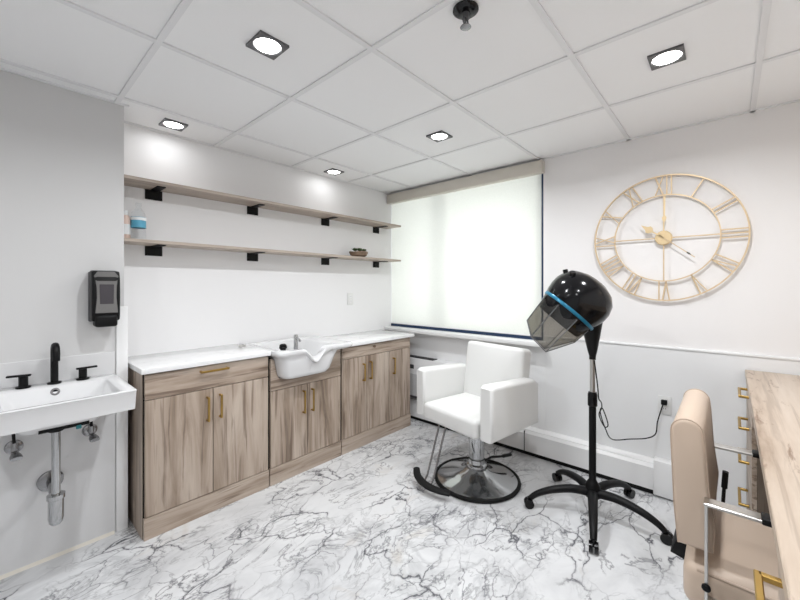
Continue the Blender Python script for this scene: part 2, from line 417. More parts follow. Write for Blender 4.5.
cabinet('base_cabinet', 'greige wood cabinet with two doors below the white shampoo bowl', 1.246, 1.850, .852, .632, 'panel',
    [(1.250, 1.540, 1.502, .428, .590), (1.540, 1.846, 1.575, .428, .590)])
t, d, L = cabinet('base_cabinet', 'greige wood cabinet with three doors, nearest the window', 1.856, 2.700, .849, .752, 'drawer',
    [(1.860, 2.120, 2.083, .547, .692), (2.120, 2.400, 2.163, .55, .70), (2.404, 2.696, 2.452, .54, .688)], 'right')
MB().cyl(L((XF, 2.205, .822)), L((XF + .012, 2.205, .822)), .006).cyl(L((XF + .012, 2.205, .822)), L((XF + .02, 2.205, .822)), .012).build('drawer_knob', 'bowlwood', d, label='small dark drawer knob')
# worktops
tag(MB().box((XW + .003, .520, .878), (-2.262, 1.243, .908), .004, 2).build('countertop', 'counter'), 'white marbled worktop on the cabinet beside the sink', 'countertop')
tag(MB().box((XW + .003, 1.904, .851), (-2.262, 2.735, .881), .004, 2).build('countertop', 'counter'), 'white marbled worktop on the three-door cabinet by the window', 'countertop')

# shampoo bowl
def bowl():
    cx, cy = -2.45, 1.53
    sb = thing('shampoo_bowl', 'white ceramic shampoo bowl with a neck dip at its front', 'sink', (cx, cy, .69))
    rings = []
    spec = [(-2.60, -2.225, 1.345, 1.640, .05, .705, 0), (-2.63, -2.203, 1.318, 1.672, .055, .712, 0), (-2.66, -2.196, 1.302, 1.702, .06, .735, 0),
            (-2.69, -2.188, 1.283, 1.745, .06, .83, .35), (-2.70, -2.186, 1.272, 1.775, .06, .862, .80), (-2.72, -2.176, 1.252, 1.890, .05, .870, .92), (-2.725, -2.168, 1.246, 1.898, .05, .888, 1),
            (-2.72, -2.176, 1.252, 1.892, .05, .904, 1), (-2.66, -2.215, 1.30, 1.74, .06, .906, 1), (-2.645, -2.225, 1.315, 1.72, .06, .895, .95),
            (-2.62, -2.25, 1.35, 1.66, .06, .78, .1), (-2.56, -2.30, 1.40, 1.60, .06, .755, 0)]
    # resample each outline evenly so that the rings line up
    for x0, x1, y0, y1, r, z, k in spec:
        pts = rrect(x0, x1, y0, y1, r, z, 6); full = []; NS = 36
        for i in range(len(pts)):
            a, b2 = pts[i], pts[(i + 1) % len(pts)]
            for j in range(NS if i % 7 == 6 else 1):
                q_ = j / NS if i % 7 == 6 else 0
                full.append((a[0] + (b2[0] - a[0]) * q_, a[1] + (b2[1] - a[1]) * q_))
        R = []
        for x, y in full:
            fx = min(1, max(0, (x + 2.36) / .12)); dy = abs(y - 1.540) / .10
            dip = k * .082 * fx * (math.cos(min(dy, 1) * PI) * .5 + .5)
            dip += k * .028 * min(1, max(0, (1.46 - y) / .14)) * 0
            R.append((x - cx, y - cy, z - dip - .69))
        rings.append(R)
    b = MB().loft(rings); o = b.build('bowl', 'ceramic', sb, smooth=60)
    MB().lathe([(0, .004), (.02, .004), (.024, 0)], 20, Matrix.Translation((.02, -.03, .0655))).build('drain', 'chrome', sb, label='round chrome drain')
    return sb
bowl()
fa = thing('shampoo_faucet', 'chrome upright faucet at the back of the shampoo bowl', 'faucet', (-2.552, 1.612, .768))
MB().lathe([(.026, 0), (.026, .008), (.017, .014), (.017, .178), (.014, .188), (0, .19)], 20).build('body', 'chrome', fa)
MB().tube([(0, 0, .158), (.035, .0, .156), (.060, 0, .142)], .010, 10).build('spout', 'chrome', fa)
sp = thing('spray_head', 'black hand spray standing in the shampoo bowl', 'spray head', (-2.50, 1.47, .757))
MB().lathe([(.016, 0), (.019, .004), (.014, .03), (.013, .085), (.022, .108), (.027, .125), (.025, .140), (.014, .147), (0, .148)], 24).build('body', 'black', sp)
MB().lathe([(.0265, .112), (.029, .116), (.029, .124), (.027, .127)], 24).build('spray_ring', 'blackgloss', sp)
tag(MB().lathe([(0, 0), (.026, 0), (.026, .007), (.02, .011), (0, .011)], 24, Matrix.Translation((-2.60, 1.205, .908))).build('round_cap', 'nickel'), 'small flat grey cap on the worktop left of the shampoo bowl', 'cap')

# ------------------------------------------------------------------ shelves
def shelf(label, z):
    ya, yb = .496, 2.845; t = thing('wall_shelf', label, 'shelf', (XW, ya, z), 0, 'long oak wall shelves')
    MB().box((.002, .001, 0), (.205, yb - ya, .018), .0012, 1).build('board', 'shelf', t, smooth=0)
    for y0, w in ((.648, .095), (1.305, .088), (1.990, .088), (2.635, .088)):
        b = MB().box((.001, y0 - ya, -.062), (.006, y0 - ya + w, -.001), .001, 1)
        b.box((.001, y0 - ya + w * .30, -.006), (.15, y0 - ya + w * .80, -.0005), .001, 1)
        b.build('bracket', 'black', t, label='black steel bracket with a square wall plate')
    return t
ZU, ZL = 1.951, 1.594
shelf('upper of the two long oak wall shelves, empty, on black brackets', ZU)
shelf('lower of the two long oak wall shelves, holding the bottle and plant', ZL)
zb = ZL + .018
bo = thing('water_bottle', 'clear plastic bottle with a blue label at the left end of the lower shelf', 'bottle', (-2.63, .590, zb))
MB().lathe([(0, .001), (.034, .001), (.038, .006), (.038, .06), (.036, .07), (.038, .08), (.038, .145), (.032, .168), (.018, .188), (.0135, .195), (.0135, .207)], 28).build('body', 'bottle', bo)
MB().lathe([(.0388, .075), (.0388, .138)], 28).build('label', 'bluelabel', bo, label='blue printed label')
MB().lathe([(.0390, .118), (.0390, .136)], 28).build('label_band', 'whitelabel', bo, label='white upper band of the label')
MB().lathe([(.0155, .2055), (.0155, .223), (.0, .224)], 20).build('cap', 'bottle', bo)
bp = thing('small_container', 'small peach and white container behind the clear bottle at the shelf end', 'container', (-2.64, .527, zb))
MB().lathe([(0, 0), (.024, 0), (.026, .004), (.026, .12), (.02, .14), (.012, .145)], 20).build('body', 'peach', bp)
MB().lathe([(.0265, .03), (.0265, .09)], 20).build('label', 'whitelabel', bp, label='white label')
MB().lathe([(.013, .1445), (.014, .17), (0, .171)], 20).build('cap', 'whitelabel', bp)
pl = thing('succulent_planter', 'small carved wooden bowl of green succulents on the lower shelf', 'plant', (-2.60, 2.315, zb), .0)
def bowlring(k, z): return [(k * .06 * math.cos(a) * (1 + .12 * math.sin(3 * a)), k * .112 * math.sin(a) * (1 + .08 * math.cos(2 * a)), z + .006 * math.sin(2 * a + 1) * k) for a in [2 * PI * i / 24 for i in range(24)]]
MB().loft([bowlring(.6, .005), bowlring(.85, .015), bowlring(1, .042), bowlring(.96, .05), bowlring(.82, .044), bowlring(.7, .03)]).build('bowl', 'bowlwood', pl)
MB().loft([bowlring(.66, .033), bowlring(.83, .041)]).build('soil', 'soil', pl)
for px_, py_, s_ in ((.01, -.055, 1), (.022, -.010, 1.1), (-.005, .022, 1.05), (.022, .048, .95), (-.014, -.03, .9)):
    q = MB()
    for ringn, (nl, tilt) in enumerate(((6, .5), (5, .95), (3, 1.3))):
        for i in range(nl):
            a = 2 * PI * i / nl + ringn * .4; l_ = .034 * s_ * (1 - .15 * ringn)
            d_ = Vector((math.cos(a) * math.cos(tilt), math.sin(a) * math.cos(tilt), math.sin(tilt)))
            c0 = Vector((px_, py_, .056))
            q.tube([c0, c0 + d_ * l_ * .5, c0 + d_ * l_ * .85, c0 + d_ * l_ * 1.1], [.003, .008 * s_, .006 * s_, .001], 7, (1, .5))
    q.build('succulent', 'leaf', pl, label='green rosette succulent')

# ------------------------------------------------------------------ wall basin
def basin():
    x0, x1, y0, y1, zt = XS + .008, -2.005, -.045, .447, .868
    loc = Vector((XS, .2, .78)); t = thing('wall_sink', 'white rectangular wall-hung sink with a black faucet', 'sink', loc)
    def ring(a, b, c, d, r, z): return [(x - loc.x, y - loc.y, z - loc.z) for x, y in rrect(a, b, c, d, r, z, 4)]
    m = MB().loft([ring(x0 + .02, x1 - .03, y0 + .02, y1 - .02, .02, .776), ring(x0, x1 - .012, y0 + .004, y1 - .004, .012, .780), ring(x0, x1 - .002, y0 + .001, y1 - .001, .012, zt - .006), ring(x0, x1, y0, y1, .012, zt - .002), ring(x0 + .002, x1 - .003, y0 + .003, y1 - .003, .012, zt),
                   ring(-2.372, x1 - .028, y0 + .05, y1 - .05, .03, zt), ring(-2.368, x1 - .034, y0 + .055, y1 - .055, .03, zt - .005),
                   ring(-2.345, x1 - .075, y0 + .085, y1 - .085, .04, .795), ring(-2.31, x1 - .11, y0 + .11, y1 - .11, .04, .786)])
    m.build('basin', 'ceramic', t, smooth=50)
    MB().loft([[(x - loc.x, y - loc.y, z - loc.z) for x, y in rrect(-2.42 + k, -2.08 - k, .05 + k, .35 - k, .06, 0, 5)] for k, z in ((.07, .722), (.02, .738), (0, .777))]).build('bowl_underside', 'ceramic', t)
    for xx, zz_, ys in ((-2.40, .770, (.0, .1, .2, .3, .37)), (-2.10, .742, (.13, .2, .29))):
        MB().tube([Vector((xx - loc.x, y - loc.y, zz_ - loc.z)) for y in ys], .009).build('mounting_rail', 'blackrub', t, label='black mounting rail under the basin')
    mt = Matrix.Translation((-2.362 - loc.x, .203 - loc.y, .842 - loc.z)) @ Matrix.Rotation(math.radians(75), 4, 'Y')
    MB().lathe([(.008, .001), (.010, .004), (.016, .004), (.018, 0)], 20, mt).build('overflow_ring', 'steel', t, label='round metal overflow ring')
    MB().lathe([(0, .001), (.0085, .001)], 16, mt).build('overflow_hole', 'black', t, label='dark overflow hole')
    MB().box((-2.10 - loc.x, .246 - loc.y, .722 - loc.z), (-2.092 - loc.x, .264 - loc.y, .745 - loc.z), .002, 1).build('inspection_tag', 'tag', t, label='small teal tag hanging under the basin')
basin()
fz = .869
fc = thing('faucet', 'matte black gooseneck faucet with two lever handles on the wall-hung sink', 'faucet', (-2.43, .206, fz))
pth = [(0, 0, .004), (0, 0, .14)] + [(.035 - .035 * math.cos(a), 0, .152 + .035 * math.sin(a)) for a in [PI * i / 10 for i in range(11)]] + [(.07, 0, .118)]
MB().lathe([(.026, 0), (.026, .007), (.016, .009)], 24).tube(pth, .0145, 16).build('spout', 'black', fc)
for s_, tw in ((-.105, -.25), (.105, .12)):
    h = MB().lathe([(.026, 0), (.026, .007), (.0165, .009), (.0165, .054), (0, .055)], 24, Matrix.Translation((0, s_, 0)))
    h.box((-.008, -.026 if s_ > 0 else -.056, .052), (.008, .058 if s_ > 0 else .026, .061), .002, 1, Matrix.Translation((0, s_, 0)) @ Matrix.Rotation(tw, 4, 'Z'))
    h.build('lever_handle', 'black', fc)
tr = thing('drain_trap', 'chrome bottle trap and waste pipe under the wall-hung sink', 'pipe', (-2.25, .196, .27))
def zz(z): return z - .27
MB().cyl((0, 0, zz(.720)), (0, 0, zz(.40)), .0155).build('tailpiece', 'chrome', tr)
MB().lathe([(.026, 0), (.026, .03)], 24, Matrix.Translation((0, 0, zz(.690))), caps=True).build('slip_nut', 'blackrub', tr, label='black slip nut')
MB().lathe([(0, 0), (.016, .002), (.024, .012), (.0275, .032), (.0275, .115), (.032, .118), (.032, .136), (.016, .138)], 28).build('trap_cup', 'chrome', tr)
MB().tube([(-.02, 0, zz(.375)), (-.10, 0, zz(.385)), (-.222, 0, zz(.385))], .0175, 16).build('trap_arm', 'steel', tr)
MB().lathe([(.05, 0), (.048, .01), (.024, .018)], 28, Matrix.Translation((XS + .007 + 2.25, 0, zz(.385))) @ Matrix.Rotation(PI / 2, 4, 'Y'), caps=True).build('wall_flange', 'steel', tr)
def valve(y, label):
    v = thing('shutoff_valve', label, 'valve', (XS + .007, y, .59), 0, 'chrome shutoff valves')
    RY = Matrix.Rotation(PI / 2, 4, 'Y')
    MB().lathe([(.032, 0), (.030, .006), (.014, .012)], 24, RY, caps=True).build('flange', 'steel', v)
    MB().cyl((.008, 0, 0), (.065, 0, 0), .011).cyl((.055, 0, -.012), (.055, 0, .035), .012).build('body', 'steel', v)
    MB().tube([(.06, 0, -.004), (.09, .004, -.018), (.105, .006, -.026)], [.007, .016, .016], 12, (1.3, .7)).build('knob', 'steel', v)
    MB().tube(smooth_path([(.055, 0, .03), (.057, -.004, .09), (.05, -.01, .15), (.05, -.012, .178)]), .006).build('supply_hose', 'blackrub', v, label='dark braided supply hose')
valve(.345, 'chrome shutoff valve right of the trap under the wall-hung sink')
valve(.072, 'chrome shutoff valve left of the trap under the wall-hung sink')

# soap dispenser
sd = thing('soap_dispenser', 'black and grey soap dispenser on the wall above the sink', 'dispenser', (XS + .001, .398, 1.13))
MB().box((0, -.06, .025), (.03, .06, .285), .006, 2).build('back_plate', 'dgrey', sd)
MB().prism([(.03, .03), (.10, .03), (.108, .06), (.112, .15), (.108, .25), (.092, .287), (.03, .292)], 1, -.058, .058, .012, 3).build('housing', 'black', sd)
fp = [(-.046, .072), (.046, .072), (.040, .15), (.041, .21), (.050, .262), (.034, .284), (-.034, .284), (-.050, .262), (-.041, .21), (-.040, .15)]
def curve_x(z): return .1135 if z < .16 else .1135 - (z - .16) ** 2 * 1.0
c_ = MB(); c_.prism(fp, 0, -.012, .002, .0015, 1)
for v in c_.bm.verts: v.co.x += curve_x(v.co.z)
c_.build('front_cover', 'grey', sd, label='grey waisted front cover')
MB().prism([(-.027, .118), (.027, .118), (.029, .218), (-.029, .218)], 0, .1105, .1165, .001, 1).build('level_window', 'smoke', sd, label='dark smoked level window')
MB().box((.035, -.046, 0), (.116, .046, .062), .012, 3).build('push_bar', 'black', sd)

# ------------------------------------------------------------------ outlets
def outlet(label, loc, rz):
    o = thing('wall_outlet', label, 'outlet', loc, rz)
    MB().box((-.036, 0, -.058), (.036, .006, .058), .003, 2).build('cover_plate', 'socket', o)
    for z in (-.022, .022):
        k = MB().prism([(.016 * math.cos(2 * PI * i / 20), z + .0145 * math.sin(2 * PI * i / 20)) for i in range(20)], 1, .0055, .008).build('socket', 'trim', o)
        MB().box((-.007, .0078, z - .003), (-.005, .0086, z + .005)).box((.005, .0078, z - .003), (.007, .0086, z + .005)).build('slots', 'black', k)
    return o
outlet('white electrical outlet on the shelf wall below the lower shelf', (XW + .0005, 2.33, 1.215), -PI / 2)
outlet('white outlet on the clock wall with the black plug in it', (-.308, YN - .0125, .575), PI)

# ------------------------------------------------------------------ baseboard heater and air conditioner
bh = thing('baseboard_heater', 'white baseboard heater running along the foot of the clock wall', 'heater', (-1.3, YN - .013, 0))
def hp(x0, x1, pts, name, m, label=None):
    MB().prism([(y, z) for y, z in pts], 0, x0 + 1.3, x1 + 1.3, 0).build(name, m, bh, smooth=0, label=label)
hp(-2.60, -.36, [(0, .03), (-.008, .03), (-.008, .212), (0, .215)], 'back_panel', 'heater')
hp(-2.60, -1.213, [(-.056, .035), (-.064, .035), (-.064, .175), (-.05, .196), (-.046, .194), (-.056, .172)], 'front_cover', 'heater')
hp(-1.207, -.36, [(-.056, .035), (-.064, .035), (-.064, .175), (-.05, .196), (-.046, .194), (-.056, .172)], 'front_cover', 'heater')
hp(-2.60, -.36, [(-.008, .200), (-.050, .196), (-.050, .201), (-.008, .212)], 'top_hood', 'heater')
hp(-2.60, -.36, [(-.012, .05), (-.05, .05), (-.05, .16), (-.012, .16)], 'fin_element', 'dgrey', 'dark finned element behind the cover')
hp(-1.2135, -1.2065, [(-.050, .03), (-.0645, .03), (-.0645, .19), (-.05, .19)], 'joint_strip', 'black', 'black joint between the two covers')
hp(-2.60, -.36, [(-.006, .002), (-.048, .002), (-.048, .034), (-.006, .034)], 'gap_shade', 'black', 'black strip painting the shade in the gap under the cover')  # solid black strip stands in for the shade beneath the heater
MB().box((-.36 + 1.3, -.074, .012), (-.20 + 1.3, 0, .232), .004, 2).build('end_cap', 'heater', bh)
ac = thing('air_conditioner', 'white air conditioner unit under the window behind the salon chair', 'air conditioner', (-2.0, YN - .001, .0))
MB().box((-.66, -.105, .235), (.35, 0, .628), .006, 2).build('housing', 'acwhite', ac)
MB().box((-.62, -.095, .6285), (-.10, -.02, .6345)).build('air_outlet', 'black', ac, label='black slotted air outlet on top')
MB().box((-.64, -.110, .255), (.33, -.1035, .47), .002, 1).build('intake_grille', 'perf', ac, label='speckled perforated intake grille')
MB().box((-.64, -.111, .2355), (.33, -.1035, .2545), .001, 1).build('lower_vent', 'dgrey', ac, label='dark vent strip')
MB().box((-.375, -.1075, .52), (-.325, -.104, .56), .001, 1).build('control_panel', 'dgrey', ac, label='small dark control panel')

# ------------------------------------------------------------------ clock
ck = thing('wall_clock', 'large round skeleton wall clock with pale gold roman numerals', 'clock', (-.312, YN - .022, 1.648))
R0, R1 = .400, .276
RX = Matrix.Rotation(PI / 2, 4, 'X')
MB().lathe([(R0 - .004, -.006), (R0 + .004, -.006), (R0 + .004, .006), (R0 - .004, .006), (R0 - .004, -.006)], 96, RX).build('outer_ring', 'gold', ck)
MB().lathe([(R1 - .0035, -.005), (R1 + .0035, -.005), (R1 + .0035, .005), (R1 - .0035, .005), (R1 - .0035, -.005)], 96, RX).build('inner_ring', 'gold', ck)
for i in range(4):
    a = i * PI / 2; dv = Vector((math.sin(a), 0, math.cos(a)))
    MB().bar(dv * .045, dv * R1, .007, .006, (math.cos(a), 0, -math.sin(a))).build('spoke', 'gold', ck)
NUM = {1: 'I', 2: 'II', 3: 'III', 4: 'IV', 5: 'V', 6: 'VI', 7: 'VII', 8: 'VIII', 9: 'IX', 10: 'X', 11: 'XI', 12: 'XII'}
W = dict(I=.024, V=.050, X=.056)
for hnum, s_ in NUM.items():
    a = hnum * PI / 6; er = Vector((math.sin(a), 0, math.cos(a))); et = Vector((math.cos(a), 0, -math.sin(a)))
    tot = sum(W[c] for c in s_); u = -tot / 2; mb = MB()
    P = lambda uu, rr: et * uu + er * rr
    lo, hi = R1 + .002, R0 - .003
    for c in s_:
        w = W[c]; m_ = u + w / 2; e = w / 2 - .007
        if c == 'I': mb.bar(P(m_, lo), P(m_, hi), .0075, .007, et)
        elif c == 'V': mb.bar(P(m_, lo), P(m_ - e, hi), .0065, .007, et).bar(P(m_, lo), P(m_ + e, hi), .0085, .007, et)
        else: mb.bar(P(m_ - e, lo), P(m_ + e, hi), .0065, .007, et).bar(P(m_ + e, lo), P(m_ - e, hi), .0085, .006, et)
        u += w
    mb.build('numeral', 'gold', ck, smooth=0)
MB().lathe([(0, .014), (.040, .014), (.046, .009), (.046, -.004), (0, -.004)], 40, RX).build('hub', 'goldlite', ck, label='bright gold centre disc')
def hand(a, pts, name, m):
    mb = MB().prism(pts, 1, -.020, -.0165)
    bmesh.ops.transform(mb.bm, matrix=Matrix.Rotation(a, 4, 'Y'), verts=mb.bm.verts); mb.build(name, m, ck, smooth=0)
def spade(l, tip): return [(-.004, 0), (-.004, l * .55), (-.020, l * .66), (-.024, l * .78), (-.012, l * .86), (0, tip), (.012, l * .86), (.024, l * .78), (.020, l * .66), (.004, l * .55), (.004, 0)]
hand(math.radians(-53), spade(.130, .152), 'hour_hand', 'goldlite')
hand(math.radians(2), [(-.003, 0), (-.003, .10), (-.010, .115), (-.012, .128), (-.003, .145), (-.002, .27), (0, .275), (.002, .27), (.003, .145), (.012, .128), (.010, .115), (.003, .10), (.003, 0)], 'minute_hand', 'goldlite')
hand(math.radians(130), [(-.0025, -.03), (-.0025, .205), (.0025, .205), (.0025, -.03)], 'second_hand', 'gold')
hand(math.radians(130), [(-.004, .155), (-.0045, .17), (0, .182), (.0045, .17), (.004, .155)], 'second_hand_tip', 'bezel')

# ------------------------------------------------------------------ white salon chair (local: faces -y)
sc = thing('salon_chair', 'white vinyl salon chair with a round chrome base under the window', 'chair', (-1.300, 2.245, 0), math.radians(-11))
MB().lathe([(0, .012), (.277, .012), (.281, .018), (.255, .028), (.17, .044), (.095, .068), (.070, .088), (0, .09)], 64).build('base_plate', 'chrome', sc)
MB().torus(.280, .013, 72, 10, Matrix.Translation((0, 0, .0145))).build('base_ring', 'blackrub', sc, label='black rubber ring around the chrome base')
MB().lathe([(.070, .086), (.074, .100), (.070, .116), (.058, .124), (.054, .150)], 36).build('pump_collar', 'chrome', sc)
MB().lathe([(.050, .14), (.060, .385)], 36, caps=True).prism([(-.075, .375), (.075, .375), (.13, .415), (-.13, .415)], 1, -.12, .12).build('column', 'chrome', sc)
def cushion(mb, a, b, bev, seg=5, puff=0, axis=2, M4=None):
    t = bmesh.new(); bmesh.ops.create_cube(t, size=1)
    for v in t.verts: v.co = Vector([(a[i] + b[i]) / 2 + v.co[i] * (b[i] - a[i]) for i in range(3)])
    bmesh.ops.bevel(t, geom=t.edges[:], offset=bev, segments=seg, profile=.5, affect='EDGES')
    if puff:
        bmesh.ops.subdivide_edges(t, edges=[e for e in t.edges if e.calc_length() > .08], cuts=6, use_grid_fill=True)
        c = [(a[i] + b[i]) / 2 for i in range(3)]; h = [(b[i] - a[i]) / 2 for i in range(3)]
        o = [i for i in range(3) if i != axis]
        for v in t.verts:
            k = 1
            for i in o: k *= max(0, 1 - ((v.co[i] - c[i]) / h[i]) ** 2)
            v.co[axis] += math.copysign(puff * k, v.co[axis] - c[axis]) if abs(v.co[axis] - c[axis]) > h[axis] * .5 else 0
    return mb.merge(t, M4)
cushion(MB(), (-.245, -.285, .415), (.238, .16, .530), .028, puff=.012).build('seat', 'vinyl', sc)
bk = Matrix.Translation((0, .175, .47)) @ Matrix.Rotation(math.radians(-9), 4, 'X')
cushion(MB(), (-.268, -.055, .02), (.245, .055, .445), .03, puff=.012, axis=1, M4=bk).build('backrest', 'vinyl', sc)
for sgn in (-1, 1):
    xa, xb = (.244, .345) if sgn > 0 else (-.345, -.250)
    m = MB(); t = MB().prism([(-.262, .425), (.215, .445), (.215, .705), (.17, .735), (-.235, .752), (-.262, .735)], 0, xa, xb, .022, 4)
    t.build('armrest', 'vinyl', sc, smooth=50)
MB().box((-.22, .15, .40), (.22, .215, .60), .01, 2).build('back_support', 'vinyl', sc)
fr = MB()
for x in (-.115, -.055): fr.tube([(x, -.18, .425), (x, -.245, .40), (x, -.35, .10), (x, -.375, .068)], .0062, 10)
fr.build('footrest_frame', 'steel', sc, label='two chrome footrest bars')
pp = smooth_path([(-.235, -.345, .090), (-.18, -.38, .070), (-.09, -.395, .058), (.0, -.375, .053), (.075, -.335, .050)])
MB().tube(pp, [.016 + .004 * math.sin(PI * i / (len(pp) - 1)) for i in range(len(pp))], 12, (1.35, .75)).build('footrest_pad', 'blackrub', sc, label='black curved rubber footrest')
MB().tube([(.03, .04, .13), (.03, .12, .135), (.03, .22, .11), (.03, .27, .10)], .008, 10).tube([(.03, .25, .104), (.03, .34, .09)], .012, 10).build('pump_lever', 'black', sc, label='black foot pump lever')

# ------------------------------------------------------------------ hooded dryer on a stand
DX, DY = -.60, 2.372
hd = thing('hooded_dryer', 'black hooded hair dryer with a teal band on a wheeled stand', 'hair dryer', (DX, DY, 0))
MB().lathe([(.034, .095), (.040, .10), (.040, .165), (.026, .19), (.0195, .20), (.0195, .655)], 28, caps=True).build('lower_pole', 'black', hd)
MB().lathe([(.021, .63), (.026, .635), (.026, .70), (.022, .715), (.016, .716)], 28, caps=True).build('clamp_collar', 'blackgloss', hd)
MB().cyl((0, 0, .70), (0, 0, .93), .0145).build('upper_pole', 'nickel', hd, label='brushed metal upper pole')
for k in range(5):
    a = math.radians(-3 + 72 * k); d_ = Vector((math.cos(a), math.sin(a), 0))
    path = smooth_path([d_ * .02 + Vector((0, 0, .125)), d_ * .12 + Vector((0, 0, .135)), d_ * .23 + Vector((0, 0, .118)), d_ * .31 + Vector((0, 0, .088)), d_ * .352 + Vector((0, 0, .058))], 5)
    n = len(path)
    lg = MB().tube(path, [.032 - .014 * i / (n - 1) for i in range(n)], 12, (.9, .8)).build('leg', 'black', hd)
    c = d_ * .36; s_ = Vector((-d_.y, d_.x, 0))
    w = MB()
    for q in (-.013, .013): w.cyl(c + s_ * (q - .009) + Vector((0, 0, .0275)), c + s_ * (q + .009) + Vector((0, 0, .0275)), .027, n=20)
    w.cyl(c + Vector((0, 0, .03)), c + Vector((0, 0, .066)), .009)
    w.build('caster', 'blackgloss', lg)
Rv = Vector((.956, .294, 0)); Fv = Vector((-.294, .956, 0)); Uv = Vector((0, 0, 1))      # the hood leans in this plane
zax = (.62 * Rv + .72 * Uv + .12 * Fv).normalized(); xax = (.76 * Rv - .65 * Uv); xax = (xax - zax * xax.dot(zax)).normalized(); yax = zax.cross(xax)
HM = Matrix((xax, yax, zax)).transposed().to_4x4(); HM.translation = Vector((-.700 - DX, 2.235 - DY, 1.192)); HM = HM @ Matrix.Scale(.915, 4)
shell = MB().lathe([(.146, -.085), (.158, -.05), (.168, -.02), (.172, .0), (.184, .04), (.192, .09), (.190, .135), (.172, .185), (.135, .225), (.08, .25), (0, .258)], 48)
shell.lathe([(.146, -.085), (.152, 0), (.165, .06), (.16, .13), (.11, .2), (0, .23)], 32)
bmesh.ops.transform(shell.bm, matrix=HM, verts=shell.bm.verts)
shell.build('hood', 'blackgloss', hd)
MB().lathe([(.1725, -.002), (.1775, .0), (.1795, .010), (.1785, .018), (.1765, .018)], 48, HM).build('teal_band', 'teal', hd, label='teal band around the hood rim')
DEP = {0: .205, 1: .265, 2: .275, 3: .120}
def vdepth(i): return DEP[min(abs(i - 3.5), abs(i + 8 - 3.5), abs(i - 8 - 3.5)) // 1]
v_ = bmesh.new(); n = 8; A = []; B = []
for i in range(n):
    a = 2 * PI * (i + .5) / n; c_, s_ = math.cos(a), math.sin(a)
    A.append(v_.verts.new((.172 * c_, .172 * s_, -.012))); B.append(v_.verts.new((.156 * c_ + .006, .160 * s_, -vdepth(i))))
for i in range(n): v_.faces.new((A[i], A[(i + 1) % n], B[(i + 1) % n], B[i]))
bmesh.ops.solidify(v_, geom=v_.faces[:], thickness=.003)
vis = MB().merge(v_, HM).build('visor', 'visor', hd, smooth=0, label='smoked translucent faceted visor')
rimp = []; seams = MB()
for i in range(n + 1):
    a = 2 * PI * (i + .5) / n; c_, s_ = math.cos(a), math.sin(a)
    bpt = HM @ Vector((.157 * c_ + .006, .161 * s_, -vdepth(i % n))); rimp.append(bpt)
    if i < n: seams.tube([HM @ Vector((.173 * c_, .173 * s_, -.014)), bpt], .0025, 6)
seams.tube(rimp, .003, 6).build('visor_edging', 'bezel', vis, label='dark edging of the visor')
for x_, y_, r_ in ((-.10, -.085, .019), (-.14, -.015, .015)):
    p = Vector((x_, y_, 0)).normalized()
    base = HM @ Vector((p.x * .160, p.y * .160, .175)); outd = (HM.to_3x3() @ Vector((p.x * .8, p.y * .8, .6))).normalized()
    MB().cyl(base, base + outd * .028, r_, r_ * .9).build('control_knob', 'blackgloss', hd)
yk = MB()
top = HM @ Vector((.135, .02, .06)); q0 = Vector((0, 0, .905))
yk.tube(smooth_path([q0, Vector((0, 0, .935)), q0.lerp(top, .55), top]), [.018] * 6 + [.020 + .0034 * i for i in range(13)], 14)
yk.build('yoke', 'black', hd)
cord = smooth_path([(.012, -.012, .905), (.022, -.018, .84), (.026, .01, .74), (.014, .08, .66), (-.005, .22, .60), (-.03, .34, .53), (-.06, .40, .46), (-.035, .428, .38), (-.012, .428, .40), (-.045, .428, .50), (-.06, .43, .47), (-.03, .43, .37), (.012, .43, .305), (.116, .43, .335), (.205, .44, .362), (.252, .45, .40), (.262, .46, .48), (.288, .482, .588)], 7)
cd = MB().tube(cord, .0036, 8).build('power_cord', 'blackrub', hd, label='black power cord')
MB().box((.276, .484, .582), (.308, .5105, .612), .004, 2).build('plug', 'black', cd)

# ------------------------------------------------------------------ beige styling chair (local: faces +x)
bc = thing('styling_chair', 'beige vinyl styling chair with chrome arms tucked under the desk', 'chair', (.176, 1.675, 0))
def l2(x, y, z): return (x - .16, y - 1.675, z)
tilt = Matrix.Translation(l2(-.10, 1.675, .50)) @ Matrix.Rotation(math.radians(-2), 4, 'Y')
prof = [(-.034, .035), (.048, .035), (.056, .11), (.046, .22), (.042, .36)] + [(.040 * math.cos(a), .385 + .040 * math.sin(a)) for a in [PI * i / 10 for i in range(11)]] + [(-.041, .36), (-.040, .15)]
MB().prism(prof, 1, -.235, .225, .010, 3, tilt).build('backrest', 'beige', bc, smooth=45)
for yy in (-.228, .218):
    MB().tube([tilt @ Vector((x, yy, z)) for x, z in prof[1:] + prof[:1]], .0025, 8).build('backrest_piping', 'beigepipe', bc)
seat = cushion(MB(), l2(-.125, 1.445, .345), l2(.40, 1.905, .482), .035, puff=.010).build('seat', 'beige', bc)
MB().tube([l2(-.09, 1.452, .466), l2(.1, 1.447, .468), l2(.37, 1.452, .466)], .004, 8).build('seat_piping', 'beigepipe', seat)
